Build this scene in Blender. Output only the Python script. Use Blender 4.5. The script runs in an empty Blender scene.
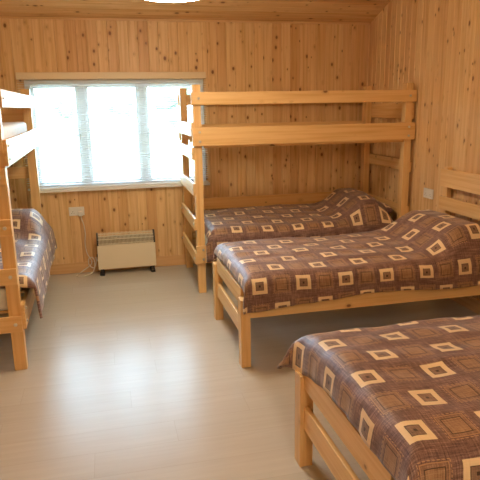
import bpy, bmesh, math, random
from mathutils import Vector, Matrix, noise
random.seed(7)
scn = bpy.context.scene
col = scn.collection

# ------------------------------------------------------------------ dimensions (metres)
D, R, LW, BACK = 5.721, 2.735, -1.625, -1.75      # back wall, right wall, left wall, wall behind the camera
HC, SLOPE, RIDGE = 2.399, 0.343, 1.985            # eaves height at back wall, pitch, ridge position
def ceil_z(y): return HC + SLOPE * (D - max(y, 2 * RIDGE - y))

# ------------------------------------------------------------------ node helpers
class NT:
    def __init__(s, name):
        s.m = bpy.data.materials.new(name); s.m.use_nodes = True
        s.t = s.m.node_tree; s.n = s.t.nodes; s.n.clear()
        s.out = s.n.new('ShaderNodeOutputMaterial'); s.b = s.n.new('ShaderNodeBsdfPrincipled')
        s.t.links.new(s.b.outputs[0], s.out.inputs[0])
    def L(s, a, b): s.t.links.new(a, b)
    def inp(s, sock, v):
        if isinstance(v, bpy.types.NodeSocket): s.L(v, sock)
        elif v is not None: sock.default_value = v
    def M(s, op, a, b=None, c=None, clamp=False):
        n = s.n.new('ShaderNodeMath'); n.operation = op; n.use_clamp = clamp
        s.inp(n.inputs[0], a); s.inp(n.inputs[1], b)
        if c is not None: s.inp(n.inputs[2], c)
        return n.outputs[0]
    def comb(s, x, y, z):
        n = s.n.new('ShaderNodeCombineXYZ'); s.inp(n.inputs[0], x); s.inp(n.inputs[1], y); s.inp(n.inputs[2], z); return n.outputs[0]
    def sep(s, v):
        n = s.n.new('ShaderNodeSeparateXYZ'); s.L(v, n.inputs[0]); return n.outputs
    def coord(s, k='Object'): return s.n.new('ShaderNodeTexCoord').outputs[k]
    def noise(s, v, scale=1, detail=3, rough=.5, dist=0):
        n = s.n.new('ShaderNodeTexNoise'); s.L(v, n.inputs['Vector']); n.inputs['Scale'].default_value = scale
        n.inputs['Detail'].default_value = detail; n.inputs['Roughness'].default_value = rough; n.inputs['Distortion'].default_value = dist
        return n.outputs['Fac']
    def white(s, v, d='1D'):
        n = s.n.new('ShaderNodeTexWhiteNoise'); n.noise_dimensions = d
        s.inp(n.inputs['W' if d == '1D' else 'Vector'], v); return n.outputs
    def voronoi(s, v, scale=1, rnd=1):
        n = s.n.new('ShaderNodeTexVoronoi'); s.L(v, n.inputs['Vector']); n.inputs['Scale'].default_value = scale
        n.inputs['Randomness'].default_value = rnd; return n.outputs
    def ramp(s, f, stops):
        n = s.n.new('ShaderNodeValToRGB'); e = n.color_ramp.elements
        while len(e) < len(stops): e.new(.5)
        for i, (p, c) in enumerate(stops): e[i].position = p; e[i].color = (*c, 1)
        s.L(f, n.inputs[0]); return n.outputs[0]
    def mix(s, f, a, b, mode='MIX'):
        n = s.n.new('ShaderNodeMix'); n.data_type = 'RGBA'; n.blend_type = mode
        s.inp(n.inputs[0], f)
        for i, v in ((6, a), (7, b)):
            if isinstance(v, tuple): v = (*v, 1)
            s.inp(n.inputs[i], v)
        return n.outputs[2]
    def smooth(s, x, a, b):
        n = s.n.new('ShaderNodeMapRange'); n.interpolation_type = 'SMOOTHSTEP'
        s.inp(n.inputs[0], x); n.inputs[1].default_value = a; n.inputs[2].default_value = b
        return n.outputs[0]
    def set(s, color=None, rough=None, metal=None, spec=None):
        if color is not None: s.inp(s.b.inputs['Base Color'], (*color, 1) if isinstance(color, tuple) else color)
        if rough is not None: s.inp(s.b.inputs['Roughness'], rough)
        if metal is not None: s.b.inputs['Metallic'].default_value = metal
        if spec is not None: s.b.inputs['Specular IOR Level'].default_value = spec
        return s.m
    def bump(s, h, strength=.2, dist=.002):
        n = s.n.new('ShaderNodeBump'); n.inputs['Strength'].default_value = strength; n.inputs['Distance'].default_value = dist
        s.L(h, n.inputs['Height']); s.L(n.outputs[0], s.b.inputs['Normal'])

def plain(name, c, rough=.5, metal=0, spec=.5):
    return NT(name).set(c, rough, metal, spec)

def pine(name, axis, across, board=None, light=(.80, .53, .27), dark=(.60, .33, .13), knot_den=.45, rough=.42, kscale=1.0):
    """Pine: grain along `axis`, board seams (if any) across `across`."""
    t = NT(name); o = t.sep(t.coord('Object')); ax = 'xyz'.index(axis); ac = 'xyz'.index(across); ot = 3 - ax - ac
    al, cr, dp = o[ax], o[ac], o[ot]
    rnd = t.n.new('ShaderNodeObjectInfo').outputs['Random']
    if board:
        idx = t.M('FLOOR', t.M('DIVIDE', cr, board)); w = t.white(idx)[0]
    else:
        idx = t.M('MULTIPLY', rnd, 57.0); w = rnd
    off = t.M('MULTIPLY', idx, 3.71)
    al2 = t.M('ADD', al, off)
    cr2 = t.M('ADD', cr, t.M('MULTIPLY', idx, .37))
    # knots
    kx = t.M('MULTIPLY', cr2, 11.5 * kscale); kz = t.M('MULTIPLY', al2, 7.6 * kscale)
    kv = t.comb(kx, kz, t.M('MULTIPLY', dp, 0 if board else 12.0))
    vo = t.voronoi(kv, 1, 1)
    gate = t.M('LESS_THAN', t.sep(vo['Color'])[0], knot_den)
    size = t.M('ADD', .07, t.M('MULTIPLY', t.sep(vo['Color'])[1], .14))
    d = t.M('DIVIDE', vo['Distance'], size)
    kn = t.M('MULTIPLY', t.M('SUBTRACT', 1.0, t.smooth(d, .55, 1.15)), gate)
    halo = t.M('MULTIPLY', t.M('SUBTRACT', 1.0, t.smooth(d, .6, 2.4)), gate)
    # grain, bent round the knots
    gcr = t.M('ADD', cr2, t.M('MULTIPLY', halo, .012))
    g1 = t.noise(t.comb(t.M('MULTIPLY', gcr, 38), t.M('MULTIPLY', al2, 1.1), t.M('MULTIPLY', dp, 38)), 1, 3, .55)
    g2 = t.noise(t.comb(t.M('MULTIPLY', gcr, 150), t.M('MULTIPLY', al2, 3), t.M('MULTIPLY', dp, 150)), 1, 2, .5)
    g = t.M('ADD', t.M('MULTIPLY', g1, .75), t.M('MULTIPLY', g2, .25))
    base = t.ramp(g, [(.3, dark), (.52, tuple(.5 * (a + b) + .04 for a, b in zip(light, dark))), (.7, light)])
    tint = t.ramp(w, [(0, (.86, .74, .66)), (.5, (1, .97, .93)), (1, (1.0, 1.0, 1.0))]) if board else t.ramp(w, [(0, (.94, .91, .87)), (1, (1, 1, 1))])
    c = t.mix(1.0, base, tint, 'MULTIPLY')
    c = t.mix(t.M('MULTIPLY', halo, .35), c, (.42, .19, .06))
    c = t.mix(t.M('MULTIPLY', kn, .92), c, (.20, .075, .026))
    t.set(c, rough); t.bump(g, .12, .001)
    return t.m

WALL_L, WALL_D = (.89, .66, .36), (.64, .39, .155)
M_wall_x = pine('pine cladding back', 'z', 'x', .094, WALL_L, WALL_D, .85, kscale=1.25)
M_wall_y = pine('pine cladding side', 'z', 'y', .094, WALL_L, WALL_D, .85, kscale=1.25)
M_ceil = pine('pine ceiling', 'x', 'y', .094, WALL_L, WALL_D, .7, kscale=1.2)
BED_L, BED_D = (.88, .60, .275), (.71, .41, .14)
M_bx = pine('bed pine x', 'x', 'z', None, BED_L, BED_D, .28)
M_by = pine('bed pine y', 'y', 'z', None, BED_L, BED_D, .28)
M_bz = pine('bed pine z', 'z', 'x', None, BED_L, BED_D, .10)
M_trim = pine('trim pine', 'x', 'z', None, (.80, .53, .27), (.64, .37, .15), .12)
M_trimy = pine('trim pine y', 'y', 'z', None, (.80, .53, .27), (.64, .37, .15), .12)
M_steel = plain('zinc bolt', (.72, .71, .68), .3, 1)
M_white = plain('white paint', (.85, .86, .87), .4)
M_plastic = plain('white plastic', (.82, .80, .76), .35)
M_cream = plain('cream enamel', (.83, .74, .56), .38)
M_grille = plain('cream grille', (.80, .74, .58), .3)
M_inner = plain('heater inside', (.36, .30, .20), .6)
M_dark = plain('dark brown plastic', (.035, .028, .024), .45)
M_cable = plain('cable', (.74, .70, .62), .5)
M_slat = plain('blind slat', (.86, .86, .85), .45)
M_bare = plain('backing', (.5, .45, .38), .8)

def floor_mat():
    t = NT('pale laminate'); o = t.sep(t.coord('Object'))
    row = t.M('FLOOR', t.M('DIVIDE', o[1], .193)); st = t.M('MULTIPLY', t.white(row)[0], 1.28)
    xx = t.M('DIVIDE', t.M('ADD', o[0], st), 1.28); cell = t.M('FLOOR', xx)
    w = t.white(t.comb(row, cell, 0), '3D')[0]
    fy = t.M('FRACT', t.M('DIVIDE', o[1], .193)); fx = t.M('FRACT', xx)
    ey = t.M('MULTIPLY', t.M('SUBTRACT', .5, t.M('ABSOLUTE', t.M('SUBTRACT', fy, .5))), .193)
    ex = t.M('MULTIPLY', t.M('SUBTRACT', .5, t.M('ABSOLUTE', t.M('SUBTRACT', fx, .5))), 1.28)
    seam = t.M('LESS_THAN', t.M('MINIMUM', ex, ey), .0011)
    g = t.noise(t.comb(t.M('ADD', t.M('MULTIPLY', o[0], 2.2), t.M('MULTIPLY', w, 30)), t.M('MULTIPLY', o[1], 34), w), 1, 4, .55, .6)
    c = t.ramp(g, [(.3, (.525, .48, .425)), (.55, (.55, .51, .455)), (.75, (.58, .54, .485))])
    c = t.mix(1.0, c, t.ramp(w, [(0, (.93, .92, .90)), (1, (1, 1, 1))]), 'MULTIPLY')
    c = t.mix(t.M('MULTIPLY', seam, .35), c, (.3, .2, .12))
    r = t.M('ADD', .26, t.M('MULTIPLY', g, .08))
    t.set(c, r, spec=.45)
    t.bump(g, .03, .0005)
    return t.m
M_floor = floor_mat()

def duvet_mat():
    t = NT('square print cotton'); uv = t.sep(t.coord('UV'))
    P, Q = .14, .165
    uu = t.M('DIVIDE', uv[0], P); vv = t.M('DIVIDE', uv[1], Q)
    iu, iv = t.M('FLOOR', uu), t.M('FLOOR', vv)
    chk = t.M('FLOORED_MODULO', t.M('ADD', iu, iv), 2.0)
    wob = t.noise(t.comb(uv[0], uv[1], 0), 14, 2)
    dx = t.M('ABSOLUTE', t.M('MULTIPLY', t.M('SUBTRACT', t.M('FRACT', uu), .5), P))
    dy = t.M('ABSOLUTE', t.M('MULTIPLY', t.M('SUBTRACT', t.M('FRACT', vv), .5), Q))
    m = t.M('ADD', t.M('MAXIMUM', dx, dy), t.M('MULTIPLY', t.M('SUBTRACT', wob, .5), .003))
    def band(a, b): return t.M('MULTIPLY', t.M('GREATER_THAN', m, a), t.M('LESS_THAN', m, b))
    fine = t.noise(t.comb(uv[0], uv[1], 0), 260, 2, .6)
    su = t.noise(t.comb(t.M('MULTIPLY', uv[0], 12), t.M('MULTIPLY', uv[1], 190), 0), 1, 3, .6)
    sv = t.noise(t.comb(t.M('MULTIPLY', uv[0], 190), t.M('MULTIPLY', uv[1], 12), 3), 1, 3, .6)
    big = t.noise(t.comb(uv[0], uv[1], 7), 9, 3, .6)
    mott = t.M('ADD', t.M('MULTIPLY', t.M('ADD', su, sv), .33), t.M('MULTIPLY', t.M('ADD', fine, big), .17))
    bg = t.ramp(mott, [(.40, (.080, .036, .031)), (.5, (.19, .102, .084)), (.60, (.38, .235, .19))])
    tan = t.ramp(mott, [(.38, (.19, .095, .05)), (.5, (.335, .19, .105)), (.62, (.48, .305, .18))])
    dk = t.ramp(mott, [(.38, (.12, .062, .042)), (.5, (.25, .145, .095)), (.62, (.38, .24, .155))])
    crm = t.ramp(mott, [(.36, (.74, .54, .32)), (.64, (.86, .67, .43))])
    lin = (.055, .025, .017)
    # cream squares
    A = t.mix(t.M('LESS_THAN', m, .0255), bg, dk)
    A = t.mix(band(.0255, .0475), A, crm)
    A = t.mix(band(.023, .0255), A, lin)
    A = t.mix(t.M('LESS_THAN', m, .006), A, lin)
    # tan squares
    dash = t.M('GREATER_THAN', t.M('FRACT', t.M('MULTIPLY', t.M('ADD', uv[0], uv[1]), 62)), .4)
    B = t.mix(t.M('LESS_THAN', m, .033), bg, tan)
    B = t.mix(band(.036, .050), B, t.mix(.55, bg, tan))
    B = t.mix(band(.033, .036), B, lin)
    B = t.mix(band(.047, .050), B, (.44, .25, .13))
    B = t.mix(t.M('MULTIPLY', band(.054, .057), dash), B, (.47, .28, .15))
    c = t.mix(chk, A, B)
    t.set(c, .52, spec=.5)
    t.b.inputs['Sheen Weight'].default_value = .25; t.b.inputs['Sheen Roughness'].default_value = .4
    t.bump(t.noise(t.comb(uv[0], uv[1], 1), 55, 3, .6), .25, .004)
    return t.m
M_duvet = duvet_mat()
def cotton():
    t = NT('white mattress ticking'); n = t.noise(t.coord('Object'), 40, 3)
    t.set(t.ramp(n, [(.3, (.78, .76, .72)), (.7, (.86, .85, .82))]), .8); t.bump(n, .15, .003); return t.m
M_mattress = cotton()
def opal():
    t = NT('lit opal glass'); t.set((.9, .88, .82), .4)
    t.b.inputs['Emission Color'].default_value = (1.0, .89, .68, 1); t.b.inputs['Emission Strength'].default_value = LAMP
    return t.m
LAMP = 19.5
M_opal = opal()
def glass():
    t = NT('window glass'); t.n.remove(t.b)
    tr = t.n.new('ShaderNodeBsdfTransparent'); gl = t.n.new('ShaderNodeBsdfGlossy'); gl.inputs['Roughness'].default_value = .02
    tr.inputs[0].default_value = (.97, .985, .98, 1)
    fr = t.n.new('ShaderNodeFresnel'); fr.inputs[0].default_value = 1.45
    mx = t.n.new('ShaderNodeMixShader'); t.L(t.M('MULTIPLY', fr.outputs[0], .7), mx.inputs[0])
    t.L(tr.outputs[0], mx.inputs[1]); t.L(gl.outputs[0], mx.inputs[2]); t.L(mx.outputs[0], t.out.inputs[0]); return t.m
M_glass = glass()
def grass_mat():
    t = NT('field'); n = t.noise(t.coord('Object'), .4, 4)
    t.set(t.ramp(n, [(.3, (.30, .34, .18)), (.7, (.42, .45, .27))]), .9); return t.m
M_grass = grass_mat()
def leaf_mat():
    t = NT('foliage'); n = t.noise(t.coord('Object'), 1.2, 4)
    t.set(t.ramp(n, [(.3, (.10, .125, .09)), (.7, (.17, .20, .14))]), .8); return t.m
M_leaf = leaf_mat(); M_bark = plain('bark', (.18, .13, .09), .9)

# ------------------------------------------------------------------ mesh helpers
def link(name, bm, mats, parent=None, smooth=False):
    me = bpy.data.meshes.new(name); bm.normal_update(); bm.to_mesh(me); bm.free()
    for m in (mats if isinstance(mats, (list, tuple)) else [mats]): me.materials.append(m)
    if smooth:
        for p in me.polygons: p.use_smooth = True
    o = bpy.data.objects.new(name, me); col.objects.link(o)
    if parent: o.parent = parent
    return o
def box(bm, a, b, bev=0.0, mi=0, seg=2):
    a = Vector(a); b = Vector(b); c = (a + b) / 2; s = b - a
    r = bmesh.ops.create_cube(bm, size=1, matrix=Matrix.Translation(c) @ Matrix.Diagonal((*[abs(v) for v in s], 1)))
    fs = set(f for v in r['verts'] for f in v.link_faces)
    for f in fs: f.material_index = mi
    if bev:
        es = set(e for v in r['verts'] for e in v.link_edges)
        q = bmesh.ops.bevel(bm, geom=list(es), offset=bev, segments=seg, affect='EDGES', profile=.6)
        for f in q['faces']: f.material_index = mi
def cyl(bm, p, q, r, n=16, r2=None, mi=0):
    p, q = Vector(p), Vector(q); d = q - p
    m = Matrix.Translation((p + q) / 2) @ d.to_track_quat('Z', 'Y').to_matrix().to_4x4()
    k = bmesh.ops.create_cone(bm, cap_ends=True, segments=n, radius1=r, radius2=r if r2 is None else r2, depth=d.length, matrix=m)
    for f in set(f for v in k['verts'] for f in v.link_faces): f.material_index = mi
def tube(bm, pts, r, n=8):
    # smooth the path with Catmull-Rom, then sweep
    P = [Vector(p) for p in pts]; path = []
    for i in range(len(P) - 1):
        p0, p1, p2, p3 = P[max(i - 1, 0)], P[i], P[i + 1], P[min(i + 2, len(P) - 1)]
        for k in range(8):
            t = k / 8; path.append(.5 * ((2 * p1) + (p2 - p0) * t + (2 * p0 - 5 * p1 + 4 * p2 - p3) * t * t + (3 * p1 - p0 - 3 * p2 + p3) * t ** 3))
    path.append(P[-1]); rings = []; up = Vector((.3, .2, 1)).normalized()
    for i, p in enumerate(path):
        d = (path[min(i + 1, len(path) - 1)] - path[max(i - 1, 0)]).normalized()
        s = d.cross(up); s = s.normalized() if s.length > 1e-4 else Vector((1, 0, 0)); up = s.cross(d).normalized()
        rings.append([bm.verts.new(p + r * (math.cos(a) * s + math.sin(a) * up)) for a in (2 * math.pi * j / n for j in range(n))])
    for a, b in zip(rings, rings[1:]):
        for j in range(n): bm.faces.new((a[j], a[(j + 1) % n], b[(j + 1) % n], b[j]))
    bm.faces.new(rings[0][::-1]); bm.faces.new(rings[-1])
def lathe(bm, prof, c, n=40, mi=0):
    rings = []
    for r, z in prof:
        rings.append([bm.verts.new((c[0] + r * math.cos(2 * math.pi * j / n), c[1] + r * math.sin(2 * math.pi * j / n), c[2] + z)) for j in range(n)])
    for a, b in zip(rings, rings[1:]):
        for j in range(n):
            f = bm.faces.new((a[j], a[(j + 1) % n], b[(j + 1) % n], b[j])); f.material_index = mi
    bm.faces.new(rings[0][::-1]).material_index = mi; bm.faces.new(rings[-1]).material_index = mi
def tag(o, label=None, cat=None, group=None, kind=None):
    if label: o['label'] = label
    if cat: o['category'] = cat
    if group: o['group'] = group
    if kind: o['kind'] = kind
    return o
def thing(name, label, cat, loc=(0, 0, 0), rz=0, group=None):
    o = bpy.data.objects.new(name, None); o.empty_display_size = .1; col.objects.link(o)
    o.location = loc; o.rotation_euler = (0, 0, rz); return tag(o, label, cat, group)
def part(name, parent, mat, *boxes, bev=.003):
    bm = bmesh.new()
    for a, b in boxes: box(bm, a, b, bev)
    return link(name, bm, mat, parent)
def copy_tree(o, parent=None):
    c = o.copy(); col.objects.link(c)
    if parent is not None: c.parent = parent
    for ch in list(o.children): copy_tree(ch, c)
    return c

# ------------------------------------------------------------------ room shell
BW, GR = .094, .0045                       # board width, groove
def boards(bm, lo, hi, z0f, z1f, place, thick=.1):
    """T&G boards across [lo,hi]; place(c, d, z) -> xyz with c across, d depth behind the face."""
    k = math.floor(lo / BW)
    while k * BW < hi - 1e-6:
        a, b = max(k * BW, lo), min((k + 1) * BW, hi); k += 1
        if b - a < .004: continue
        cs = [(a, GR), (a + GR, 0), (b - GR, 0), (b, GR), (b, thick), (a, thick)]
        bot = [bm.verts.new(place(c, d, z0f(c))) for c, d in cs]
        top = [bm.verts.new(place(c, d, z1f(c))) for c, d in cs]
        for i in range(6): bm.faces.new((bot[i], bot[(i + 1) % 6], top[(i + 1) % 6], top[i]))
        bm.faces.new(bot[::-1]); bm.faces.new(top)
    bmesh.ops.recalc_face_normals(bm, faces=bm.faces[:])
WX0, WX1, WZ0, WZ1 = -.675, .985, .845, 1.86        # window opening
bm = bmesh.new(); pb = lambda c, d, z: (c, D + d, z)
k0 = lambda c: 0.0
boards(bm, LW - .02, WX0, k0, lambda c: HC + .03, pb)
boards(bm, WX1, R + .02, k0, lambda c: HC + .03, pb)
boards(bm, WX0, WX1, k0, lambda c: WZ0, pb)
boards(bm, WX0, WX1, lambda c: WZ1, lambda c: HC + .03, pb)
tag(link('wall_back', bm, M_wall_x), kind='structure')
for nm, X, sg in (('wall_right', R, 1), ('wall_left', LW, -1)):
    bm = bmesh.new()
    boards(bm, BACK - .1, D + .1, k0, lambda c: ceil_z(c) + .03, lambda c, d, z: (X + sg * d, c, z))
    tag(link(nm, bm, M_wall_y), kind='structure')
bm = bmesh.new(); boards(bm, LW, R, k0, lambda c: ceil_z(BACK) + .03, lambda c, d, z: (c, BACK - d, z))
tag(link('wall_front', bm, M_wall_x), kind='structure')
bm = bmesh.new(); box(bm, (LW, BACK, -.1), (R, D, 0)); tag(link('floor', bm, M_floor), kind='structure')
bm = bmesh.new()
for lo, hi in ((BACK, RIDGE), (RIDGE, D)):
    boards(bm, lo, hi, lambda c: LW, lambda c: R, lambda c, d, z: (z, c, ceil_z(c) + d))
tag(link('ceiling', bm, M_ceil), kind='structure')
# coving strip where ceiling meets back wall, skirting boards
bm = bmesh.new(); box(bm, (LW, D - .016, HC - .012), (R, D, HC + .006), .003); tag(link('trim_1', bm, M_trim), kind='structure')
for nm, a, b, m in (('baseboard_back', (LW + .016, D - .016, 0), (R - .016, D, .105), M_trim), ('baseboard_right', (R - .016, BACK, 0), (R, D, .105), M_trimy),
                 ('baseboard_left', (LW, BACK, 0), (LW + .016, D, .105), M_trimy)):
    bm = bmesh.new(); box(bm, a, b, .004); tag(link(nm, bm, m), kind='structure')

# ------------------------------------------------------------------ window
win = tag(bpy.data.objects.new('window_1', None), kind='structure'); col.objects.link(win); win.location = (0, D, WZ0)
W = WX1 - WX0; H = WZ1 - WZ0
def wbox(bm, x0, x1, z0, z1, y0, y1, bev=.004): box(bm, (x0, y0, z0 - WZ0), (x1, y1, z1 - WZ0), bev)
bm = bmesh.new()                                            # outer frame
wbox(bm, WX0, WX1, WZ1 - .045, WZ1, -.012, .09); wbox(bm, WX0, WX1, WZ0, WZ0 + .045, -.012, .09)
wbox(bm, WX0, WX0 + .05, WZ0 + .045, WZ1 - .045, -.012, .09); wbox(bm, WX1 - .05, WX1, WZ0 + .045, WZ1 - .045, -.012, .09)
wbox(bm, -.208, -.146, WZ0 + .045, WZ1 - .045, .0, .09); wbox(bm, .352, .414, WZ0 + .045, WZ1 - .045, .0, .09)
link('window_frame', bm, M_white, win)
for x0, x1, hs in ((WX0 + .05, -.208, 1), (-.146, .352, 0), (.414, WX1 - .05, -1)):
    z0, z1 = WZ0 + .045, WZ1 - .045; f = .028
    bm = bmesh.new()
    wbox(bm, x0, x1, z1 - f, z1, .012, .07); wbox(bm, x0, x1, z0, z0 + f, .012, .07)
    wbox(bm, x0, x0 + f, z0 + f, z1 - f, .012, .07); wbox(bm, x1 - f, x1, z0 + f, z1 - f, .012, .07)
    wbox(bm, x0 + f, x1 - f, 1.352, 1.366, .03, .055, .002)  # slim glazing bar
    sash = link('sash', bm, M_white, win)
    bm = bmesh.new(); wbox(bm, x0 + f - .004, x1 - f + .004, z0 + f - .004, z1 - f + .004, .040, .046, 0); link('pane', bm, M_glass, sash)
    if hs:
        xx = x1 - f / 2 if hs > 0 else x0 + f / 2
        bm = bmesh.new(); wbox(bm, xx - .009, xx + .009, 1.31, 1.37, .004, .014, .003); wbox(bm, xx - .006, xx + .006, 1.345, 1.36, -.012, .006, .003)
        wbox(bm, xx - (.07 if hs > 0 else -.008), xx + (.008 if hs > 0 else .07) * 1, 1.345, 1.359, -.018, -.010, .002)
        link('handle', bm, M_white, sash)
bm = bmesh.new(); wbox(bm, WX0 - .03, WX1 + .03, WZ0 - .022, WZ0 + .003, -.055, .0, .005); link('window_sill', bm, M_white, win)

# blind: one wide venetian blind with slats open
BX0, BX1 = -.735, 1.005; BY = D - .034
bl = thing('venetian_blind', 'wide white venetian blind with open slats hanging in front of the whole window', 'blind', ((BX0 + BX1) / 2, BY, 1.925))
hw = (BX1 - BX0) / 2
part('headrail', bl, plain('pale headrail', (.80, .66, .46), .45), ((-hw, -.020, -.062), (hw, .033, 0)), bev=.004)
bm = bmesh.new(); n = 46; z = -.075; step = (1.925 - .075 - .875) / n
ta = math.radians(5)
for i in range(n):
    zc = z - i * step
    rows = []
    for j in range(5):
        s = (j - 2) / 2; y = s * .0125 * math.cos(ta); zz = zc + s * .0125 * math.sin(ta) + .0016 * (1 - s * s)
        rows.append((y, zz))
    v0 = [bm.verts.new((-hw + .004, y, q)) for y, q in rows]; v1 = [bm.verts.new((hw - .004, y, q)) for y, q in rows]
    for j in range(4): bm.faces.new((v0[j], v0[j + 1], v1[j + 1], v1[j]))
sl = link('slats', bm, M_slat, bl)
md = sl.modifiers.new('thick', 'SOLIDIFY'); md.thickness = .0006
part('bottom_rail', bl, M_slat, ((-hw + .004, -.013, -1.075), (hw - .004, .013, -1.058)), bev=.003)
for x in (-hw + .15, -.29, .27, hw - .15):
    bm = bmesh.new()
    for y in (-.0145, .0145): cyl(bm, (x, y, -.06), (x, y, -1.06), .0009, 6)
    link('ladder_cord', bm, M_slat, bl)

# ------------------------------------------------------------------ bunk bed
def bolt(parent, p, axis):
    bm = bmesh.new(); p = Vector(p); d = Vector(axis)
    cyl(bm, p - d * .004, p + d * .004, .011, 16); cyl(bm, p + d * .003, p + d * .008, .0065, 6)
    return link('bolt', bm, M_steel, parent)
BL, BWD, T = 2.005, .947, .022
def make_bunk():
    b = thing('bunk_bed', None, 'bunk bed')
    ps, pl, I = .075, .066, .014            # post depth, post width, how far rails are let into the posts
    for l in (I, BL - T - pl):
        for w in (I, BWD - T - ps):
            part('post', b, M_bz, ((l, w, 0), (l + pl, w + ps, 1.772)), bev=.004)
    def side(name, w0, z0, z1, bolts, out):
        o = part(name, b, M_bx, ((0, w0, z0), (BL, w0 + T, z1)))
        y = w0 if out < 0 else w0 + T
        for l in (.06, BL - .06):
            for z in bolts: bolt(o, (l, y, z), (0, out, 0))
        return o
    side('guard_rail', I - T, 1.611, 1.712, (1.662,), -1)
    side('side_rail', I - T, 1.279, 1.429, (1.315, 1.392), -1)
    side('side_rail', I - T, .275, .43, (.31, .395), -1)
    side('guard_rail', BWD - T, 1.611, 1.712, (), 1)
    side('side_rail', BWD - T, 1.279, 1.429, (), 1)
    side('side_rail', BWD - T, .275, .43, (), 1)
    part('guard_rail', b, M_bx, ((T + ps, BWD - T - ps, .597), (BL - T - ps, BWD - T - ps + .022, .708)))
    for z0, z1 in ((.26, .362), (.564, .666), (.865, .967), (1.165, 1.266), (1.357, 1.468)):
        o = part('rung', b, M_by, ((I - .020, I, z0), (I, BWD - T, z1)))
        for w in (I + ps / 2, BWD - T - ps / 2): bolt(o, (I - .020, w, (z0 + z1) / 2), (-1, 0, 0))
    for z0, z1 in ((.26, .362), (.564, .666), (.985, 1.09), (1.46, 1.60)):
        part('end_plank', b, M_by, ((BL - T, T, z0), (BL, BWD - T, z1)))
    for zz in (1.300, .345):                                # slatted bases on ledges
        for w0 in (I, BWD - 2 * T):
            part('ledge', b, M_bx, ((T + ps, w0, zz - .04), (BL - T - ps, w0 + T, zz)))
        for i in range(9):
            l = .16 + i * .2025
            part('slat', b, M_by, ((l - .035, I + .002, zz), (l + .035, BWD - T - .002, zz + .018)), bev=.002)
    return b
bunk = make_bunk()
bunk['label'] = 'pine bunk bed in the far right corner with an empty upper bunk'
bunk['group'] = 'pine bunk beds'
bunk.location = (.7105, 4.7235, 0); bunk.rotation_euler = (0, 0, -.0105)
lbunk = copy_tree(bunk)
lbunk['label'] = 'pine bunk bed left of the window with a white mattress on top'
lbunk.location = (-.553, 3.532, 0); lbunk.rotation_euler = (0, 0, math.pi / 2 + .020)

# ------------------------------------------------------------------ single beds
def make_bed(L, Wd):
    b = thing('single_bed', None, 'bed')
    for w in (0, Wd - .075):
        part('leg', b, M_bz, ((0, w, 0), (.062, w + .075, .445)), bev=.004)
        part('headboard_post', b, M_bz, ((L - .045, w + (.02 if w else 0), 0), (L, w + .055 + (.02 if w else 0), 1.09)), bev=.004)
    part('headboard_plank', b, M_by, ((L - .067, -.01, .935), (L - .045, Wd + .01, 1.077)))
    part('headboard_plank', b, M_by, ((L - .067, -.01, .748), (L - .045, Wd + .01, .856)))
    part('foot_plank', b, M_by, ((.018, .075, .385), (.04, Wd - .075, .497)))
    part('foot_plank', b, M_by, ((.018, .075, .19), (.04, Wd - .075, .300)))
    for w in (.0, Wd - .024):
        o = part('side_rail', b, M_bx, ((.062 if w else .062, w, .325), (L - .067, w + .024, .445)))
    for w in (.024, Wd - .046):
        part('ledge', b, M_bx, ((.062, w, .335), (L - .067, w + .022, .365)))
    for i in range(10):
        l = .17 + i * (L - .34) / 9
        part('slat', b, M_by, ((l - .035, .026, .365), (l + .035, Wd - .026, .383)), bev=.002)
    return b
MBX, MBY, MW = .7414, 3.2036, .9286
FBX, FBY, FW = .7841, 2.2356 - .9286, .9286
mid = make_bed(R - MBX - .022, MW); mid.location = (MBX, MBY, 0); mid.rotation_euler = (0, 0, 0.0)
mid['label'] = 'pine single bed beyond the nearest bed, headboard against the right wall'
mid['group'] = 'pine single beds'
fro = copy_tree(mid); fro.location = (FBX - .0, FBY, 0)
fro.location.x = R - .022 - (R - MBX - .022)+ (FBX - MBX) * 0 + .02
fro['label'] = 'pine single bed nearest the camera, mostly below its patterned duvet'

# ------------------------------------------------------------------ mattresses
def mattress(name, L, Wd, H_, loc, rz, label, group):
    bm = bmesh.new(); box(bm, (0, 0, 0), (L, Wd, H_), .035, 0, 4)
    o = link(name, bm, M_mattress, smooth=True); o.location = loc; o.rotation_euler = (0, 0, rz)
    return tag(o, label, 'mattress', group)
def at(root, l, w, z):
    a = root.rotation_euler.z; return (root.location.x + l * math.cos(a) - w * math.sin(a), root.location.y + l * math.sin(a) + w * math.cos(a), z)
MG = 'single mattresses on the beds'
mattress('mattress', 1.80, .86, .155, at(bunk, .11, .06, .3635), bunk.rotation_euler.z, 'white mattress under the duvet on the far right bunk', MG)
mattress('mattress', 1.80, .86, .155, at(lbunk, .11, .06, .3635), lbunk.rotation_euler.z, 'white mattress under the duvet on the left lower bunk', MG)
mattress('mattress', 1.78, .86, .175, at(lbunk, .11, .06, 1.3185), lbunk.rotation_euler.z, 'bare white mattress on the top of the left bunk bed', MG)
mattress('mattress', 1.84, .86, .145, at(mid, .068, .034, .3835), 0, 'white mattress under the duvet on the middle single bed', MG)
mattress('mattress', 1.84, .86, .145, at(fro, .068, .034, .3835), 0, 'white mattress under the duvet on the nearest single bed', MG)

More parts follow.
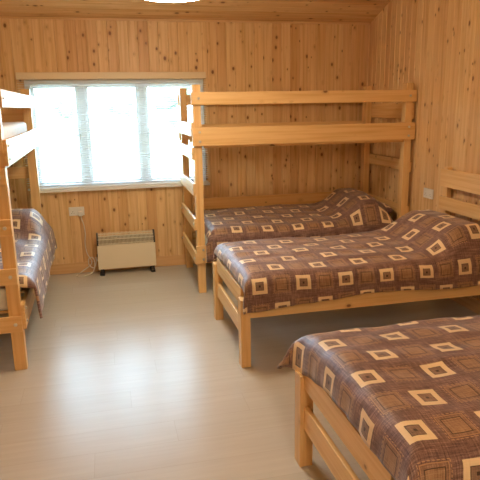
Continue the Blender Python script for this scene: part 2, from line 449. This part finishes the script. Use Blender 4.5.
# ------------------------------------------------------------------ duvets
def duvet(root, label, l0, l1, w0, w1, top, df, dh, dn, db, uoff, voff, seed, hump=.13, hl=.46, flare=.35, r=.075, hem=None, hemf=None, tilt=0, humpw=(-.02, 1.0)):
    """Quilt over l0..l1 by w0..w1 (outer faces); df/dh/dn/db = drops at foot, head, near side, back."""
    def prof(a, n, lo, hi, d0, d1):
        # arc-length s -> (position, drop)
        q = math.pi / 2 * r; flat = hi - lo - 2 * r
        s0 = -(max(d0 - r, 0)); s = s0 + a * ((max(d0 - r, 0)) + q + flat + q + max(d1 - r, 0))
        e = flat + 2 * q
        if s < 0: return lo - .10 * (-s), r - s, s
        if s < q: t = s / r; return lo + r - r * math.cos(t), r - r * math.sin(t), s
        if s < q + flat: return lo + r + s - q, 0, s
        if s < e: t = (s - q - flat) / r; return hi - r + r * math.sin(t), r - r * math.cos(t), s
        return hi + .10 * (s - e), r + s - e, s
    NU, NV = 116, 72
    bm = bmesh.new(); uvl = bm.loops.layers.uv.new('UVMap'); G = []; UV = {}
    for i in range(NU + 1):
        row = []
        for j in range(NV + 1):
            pl, ql, sl_ = prof(i / NU, NU, l0, l1, df, dh); pw, qw, sw = prof(j / NV, NV, w0, w1, dn, db)
            if hem and qw > r and j < NV / 2:
                qw = r + (qw - r) * hem(pl)
            if hemf and ql > r and i < NU / 2: ql = r + (ql - r) * hemf((pw - w0) / (w1 - w0))
            q = (ql ** 3 + qw ** 3) ** (1 / 3)
            mn = min(ql, qw)
            q = min(q, max(ql, qw) + .03)
            sgl = -1 if i < NU / 2 else 1; sgw = -1 if j < NV / 2 else 1
            pl2 = pl + sgl * flare * mn * .6; pw2 = pw + sgw * flare * mn * .6
            fl = max(0, 1 - q / .12)
            # pillow under the quilt at the head
            x = (pl - (l1 - hl)) / hl; f = (pw - w0) / (w1 - w0)
            bump = 0
            if x > 0:
                bx = min(1, x / .55); bx = bx * bx * (3 - 2 * bx); ed = max(0, min(1, (1 - x) / .30)); ed = ed * ed * (3 - 2 * ed)
                bw = max(0, min(1, (f - humpw[0]) / .2)) * max(0, min(1, (humpw[1] - f) / .2)); bw = bw * bw * (3 - 2 * bw)
                bump = hump * bx * (.25 + .75 * ed) * bw
            crown = .022 * math.sin(math.pi * max(0, min(1, f)))
            nz = noise.noise(Vector((pl * 2.1, pw * 2.6, seed))) * .018 + noise.noise(Vector((pl * 6.5, pw * 7.5, seed + 5))) * .008
            nz += abs(noise.noise(Vector((pl * 4 + pw * 5, pw * 9 - pl * 2, seed + 9)))) * -.010
            # side folds
            k = min(1, q / .1)
            fo = noise.noise(Vector((pl * 7, seed, .3))) * .018 * k + noise.noise(Vector((pl * 17, seed + 3, .3 + qw * 3))) * .008 * k
            fo2 = noise.noise(Vector((pw * 8, seed + 2, .7))) * .014 * k
            if qw > r * .5: pw2 += sgw * abs(fo) * .9
            if ql > r * .5: pl2 += sgl * abs(fo2) * .9
            z = top + tilt * max(0, min(1, f)) + bump * (1 - .75 * k) + crown + nz * (1 - .6 * k) - q + noise.noise(Vector((pl * 3, pw * 3, seed + 20))) * .02 * max(0, (q - r) / .1)
            v = bm.verts.new((pl2, pw2, z)); UV[v] = ((sl_ + uoff), (sw + voff)); row.append(v)
        G.append(row)
    for i in range(NU):
        for j in range(NV):
            f = bm.faces.new((G[i][j], G[i + 1][j], G[i + 1][j + 1], G[i][j + 1]))
            for lp in f.loops: lp[uvl].uv = UV[lp.vert]
    o = link('duvet', bm, M_duvet, smooth=True)
    md = o.modifiers.new('quilt', 'SOLIDIFY'); md.thickness = .016; md.offset = -1
    o.location = root.location; o.rotation_euler = root.rotation_euler
    return tag(o, label, 'duvet', 'brown duvets printed with squares')
BLN = R - MBX - .022
duvet(mid, 'brown square-patterned duvet on the single bed between the nearest bed and the bunk', .024, BLN - .075, -.028, MW + .02, .597, .095, .02, .215, .14,
      .078, -.095, 3.1, hem=lambda l: .97 - .24 * min(1, l / .5) + .06 * math.sin(l * 5), flare=.12, hump=.178, hl=.66)
duvet(fro, 'brown square-patterned duvet on the single bed nearest the camera', .022, BLN - .075, -.028, FW + .028, .624, .135, .02, .23, .19,
      .09, .09, 8.4, flare=.55, hl=.6, hemf=lambda f: 1 + 1.1 * max(0, min(1, (f - .55) / .4)) ** 1.5)
duvet(bunk, 'brown square-patterned duvet on the lower bunk in the far right corner', .10, 1.86, -.05, .895, .553, .06, .05, .25, .05,
      .05, -.02, 12.7, hump=.165, hl=.56, tilt=.045)
duvet(lbunk, 'brown square-patterned duvet hanging off the left lower bunk into the aisle', .10, 1.87, -.07, .88, .585, .07, .05, .26, .06,
      .02, -.05, 21.9, hump=.155, hl=.7, humpw=(-.05, 1.0), hem=lambda l: .99 - .08 * min(1, max(0, l - .1) / .5), flare=.15)

# pillow peeping out at the head of the far right bunk
bm = bmesh.new(); uvl = bm.loops.layers.uv.new('UVMap'); NU, NV = 28, 36; G = {}
for s in (1, -1):
    for i in range(NU + 1):
        for j in range(NV + 1):
            a, b_ = 2 * i / NU - 1, 2 * j / NV - 1
            edge = i in (0, NU) or j in (0, NV)
            if s < 0 and edge: G[s, i, j] = G[1, i, j]; continue
            h = max(0, (1 - a ** 4) * (1 - b_ ** 4)) ** .5
            pin = 1 - .07 * (a * a * b_ * b_) ; pinch = 1 - .05 * (1 - abs(b_)) * 0
            wr = noise.noise(Vector((a * 3, b_ * 4, 2.2 + s))) * .018 * h + (noise.noise(Vector((a * 2, b_ * 6, 5))) * .012 if edge else 0)
            G[s, i, j] = bm.verts.new((a * .19 * pin, b_ * .30 * pin, s * .065 * h + wr))
for s in (1, -1):
    for i in range(NU):
        for j in range(NV):
            q = (G[s, i, j], G[s, i + 1, j], G[s, i + 1, j + 1], G[s, i, j + 1]); ij = ((i, j), (i + 1, j), (i + 1, j + 1), (i, j + 1))
            f = bm.faces.new(q if s > 0 else q[::-1])
            for lp, (p, w) in zip(f.loops, ij if s > 0 else ij[::-1]): lp[uvl].uv = (p * .38 / NU, w * .60 / NV)
pil = link('pillow', bm, M_duvet, smooth=True); pil.location = at(bunk, 1.735, .42, .592); pil.rotation_euler = (0, -.12, bunk.rotation_euler.z)
tag(pil, 'pillow in a square-patterned case peeping from the head of the far right bunk', 'pillow')

# ------------------------------------------------------------------ heater, sockets, cable
HX, HWD = -.136, .563
ht = thing('convector_heater', 'cream convector heater with dark feet on the floor below the window', 'heater', (HX + HWD / 2, 5.60, 0))
h2 = HWD / 2
bm = bmesh.new(); box(bm, (-h2, -.045, .055), (h2, .05, .30), .008, 0, 3); body = link('body', bm, M_cream, ht)
bm = bmesh.new()                                            # rounded grille on top: bars following the curve
box(bm, (-h2 + .014, -.028, .30), (h2 - .014, .045, .375), .0, 1)
def arc(t): return (-.045 + .05 * (1 - math.cos(t)), .30 + .105 * math.sin(t))
A = [i / 8 * math.pi / 2 for i in range(9)]
for k in range(43):
    x = -h2 + .016 + k * (HWD - .032) / 42
    for t0, t1 in zip(A, A[1:]):
        (y0, z0), (y1, z1) = arc(t0), arc(t1); cyl(bm, (x, y0, z0), (x, y1, z1), .0024, 5)
    cyl(bm, (x, .005, .405), (x, .05, .405), .0024, 5)
for t in (.12, .55, .95, 1.35):
    y, z = arc(t); cyl(bm, (-h2 + .012, y - .002, z), (h2 - .012, y - .002, z), .0034, 6)
link('grille', bm, [M_grille, M_inner], ht)
for sx in (-1, 1):
    bm = bmesh.new(); x0, x1 = sorted((sx * h2, sx * (h2 - .016)))
    pr = [arc(t) for t in A] + [(.05, .405), (.05, .295), (-.047, .295)]
    va = [bm.verts.new((x0, y - (.004 if y < 0 else 0), z + .004)) for y, z in pr]; vb = [bm.verts.new((x1, y - (.004 if y < 0 else 0), z + .004)) for y, z in pr]
    for i in range(len(pr)): bm.faces.new((va[i], va[(i + 1) % len(pr)], vb[(i + 1) % len(pr)], vb[i]))
    bm.faces.new(va[::-1]); bm.faces.new(vb); bmesh.ops.recalc_face_normals(bm, faces=bm.faces[:])
    link('end_cap', bm, M_dark, ht)
    bm = bmesh.new(); x = sx * (h2 - .035)
    box(bm, (x - .022, -.075, 0), (x + .022, .075, .022), .005); box(bm, (x - .018, -.050, .018), (x + .018, .05, .058), .004)
    link('foot', bm, M_dark, ht)
bm = bmesh.new(); cyl(bm, (-h2 - .008, 0, .19), (-h2 + .002, 0, .19), .014, 16); link('knob', bm, M_dark, ht)

def socket(name, label, cat, loc, rz, double=True):
    s = thing(name, label, cat, loc, rz)
    bm = bmesh.new(); box(bm, (-.073, -.011, -.043), (.073, 0, .043), .004); p = link('face_plate', bm, M_plastic, s)
    for x in (-.036, .036):
        bm = bmesh.new(); box(bm, (x + (.004 if x > 0 else -.016), -.0145, .008), (x + (.016 if x > 0 else -.004), -.011, .03), .002); link('rocker', bm, M_plastic, s)
        bm = bmesh.new()
        for dx, dz, a, b_ in ((0, -.002, .002, .004), (-.011, -.018, .0032, .002), (.011, -.018, .0032, .002)):
            box(bm, (x + dx - a, -.0114, dz - b_), (x + dx + a, -.0108, dz + b_))
        link('pin_hole', bm, M_dark, p)
    return s
SX, SZ = -.306, .622
socket('double_socket', 'white double power socket on the back wall, above the heater cable', 'socket', (SX, D, SZ), 0)
socket('double_socket', 'white double power socket on the right wall beside the far bunk', 'socket', (R, 4.44, .826), -math.pi / 2)
cb = thing('power_cable', 'white power cable hanging from the back wall socket and coiled beside the heater', 'cable', (0, 0, 0))
bm = bmesh.new(); box(bm, (SX + .016, D - .052, SZ - .043), (SX + .060, D - .0116, SZ + .004), .009, 0, 3); link('plug', bm, M_plastic, cb)
bm = bmesh.new()
px = SX + .038; y = D - .032
tube(bm, [(px, y, SZ - .04), (px + .004, y, SZ - .075), (px + .018, y, .50), (px + .028, y, .40), (px + .018, y, .30), (px + .03, y, .20), (-.20, D - .045, .10), (-.29, D - .08, .035), (-.345, D - .12, .0065),
          (-.335, D - .165, .0055), (-.27, D - .16, .0055), (-.20, D - .115, .02), (-.17, D - .09, .09), (-.185, D - .075, .16), (-.225, D - .065, .15), (-.225, D - .07, .085), (-.18, D - .085, .06), (-.155, D - .09, .12), (-.158, D - .10, .17), (HX - .002, 5.615, .13)], .0048)
link('cord', bm, M_cable, cb, smooth=True)

# ------------------------------------------------------------------ lamps
def pendant(x, y, label):
    zc = ceil_z(y); zb = 2.229
    p = thing('pendant_lamp', label, 'lamp', (x, y, zb), 0, 'round pendant lamps')
    bm = bmesh.new(); lathe(bm, [(.05, .0), (.13, .001), (.196, .004), (.219, .012), (.225, .03), (.22, .055), (.19, .078), (.11, .09), (.03, .095)], (0, 0, 0), 56)
    link('shade', bm, M_opal, p, smooth=True)
    bm = bmesh.new(); lathe(bm, [(.032, .092), (.03, .12), (.012, .135)], (0, 0, 0), 24); link('lamp_holder', bm, M_plastic, p, smooth=True)
    bm = bmesh.new(); cyl(bm, (0, 0, .13), (0, 0, zc - zb - .02), .004, 8); link('cord', bm, M_cable, p)
    bm = bmesh.new(); lathe(bm, [(.05, .0), (.048, -.02), (.02, -.045)], (0, 0, zc - zb + .012), 24); bmesh.ops.recalc_face_normals(bm, faces=bm.faces[:]); link('ceiling_rose', bm, M_plastic, p)
    return p
pendant(.445, 3.6, 'round glowing pendant lamp at the top edge above the aisle')
pendant(.55, -.25, 'round glowing pendant lamp hanging above the near end of the room')

# ------------------------------------------------------------------ outside
bm = bmesh.new(); box(bm, (-80, D + .6, -.6), (80, D + 140, -.45)); tag(link('ground', bm, M_grass), kind='structure')
def tree(x, y, h, w, seed, label):
    t = thing('tree', label, 'tree', (x, y, -.45), 0, 'trees beyond the window')
    bm = bmesh.new(); cyl(bm, (0, 0, 0), (0, 0, h * .6), w * .07, 10, w * .04); link('trunk', bm, M_bark, t)
    bm = bmesh.new(); r = random.Random(seed)
    for k in range(16):
        a = r.uniform(0, 6.28); d = r.uniform(0, .34) * w; z = h * r.uniform(.38, .86); s = w * r.uniform(.16, .27)
        q = bmesh.ops.create_icosphere(bm, subdivisions=3, radius=s, matrix=Matrix.Translation((d * math.cos(a), d * math.sin(a), z)))
        for v in q['verts']: v.co += v.normal * (noise.noise(v.co * 2.2 / (s + .3)) * s * .35)
    link('crown', bm, M_leaf, t, smooth=False)
for x, y, h, w, sd, lb in ((-3.7, 60, 3.8, 2.6, 1, 'distant tree showing in the left pane of the window'), (1.9, 62, 4.0, 2.8, 2, 'distant tree showing in the middle pane of the window'),
                           (4.9, 40, 4.4, 3.2, 3, 'green tree outside, showing through the right pane of the window')):
    tree(x, y, h, w, sd, lb)

# ------------------------------------------------------------------ daylight
w = bpy.data.worlds.new('overcast'); scn.world = w; w.use_nodes = True
nt = w.node_tree; nt.nodes.clear(); bg = nt.nodes.new('ShaderNodeBackground'); out = nt.nodes.new('ShaderNodeOutputWorld')
tc = nt.nodes.new('ShaderNodeTexCoord'); sp = nt.nodes.new('ShaderNodeSeparateXYZ'); cr = nt.nodes.new('ShaderNodeValToRGB')
nt.links.new(tc.outputs['Generated'], sp.inputs[0]); nt.links.new(sp.outputs[2], cr.inputs[0])
cr.color_ramp.elements[0].color = (.49, .755, 1, 1); cr.color_ramp.elements[1].color = (.52, .77, 1, 1)
nt.links.new(cr.outputs[0], bg.inputs[0]); bg.inputs[1].default_value = 12.0; nt.links.new(bg.outputs[0], out.inputs[0])
pl = bpy.data.lights.new('window portal', 'AREA'); pl.shape = 'RECTANGLE'; pl.size = W; pl.size_y = H; pl.cycles.is_portal = True
po = bpy.data.objects.new('window_portal', pl); col.objects.link(po); po.location = ((WX0 + WX1) / 2, D + .12, (WZ0 + WZ1) / 2)
po.rotation_euler = (-math.pi / 2, 0, 0)

# ------------------------------------------------------------------ camera
cam = bpy.data.cameras.new('camera'); co = bpy.data.objects.new('camera', cam); col.objects.link(co); scn.camera = co
fwd = Vector((0.22036458, 0.94836439, -0.22813251)); rt = Vector((0.97304347, -0.23003934, -0.01637995)); up = Vector((0.06801362, 0.21837329, 0.9734923))
m = Matrix((rt, up, -fwd)).transposed().to_4x4(); m.translation = (0, 0, 1.5945); co.matrix_world = m
cam.sensor_width = 36; cam.sensor_fit = 'HORIZONTAL'; cam.lens = 36 * 570.39 / 480; cam.clip_start = .05; cam.clip_end = 400
vs = scn.view_settings; scn.display_settings.display_device = 'sRGB'
vs.view_transform = 'Standard'; vs.look = 'None'; vs.gamma = 1; vs.use_curve_mapping = False; vs.exposure = 1.27
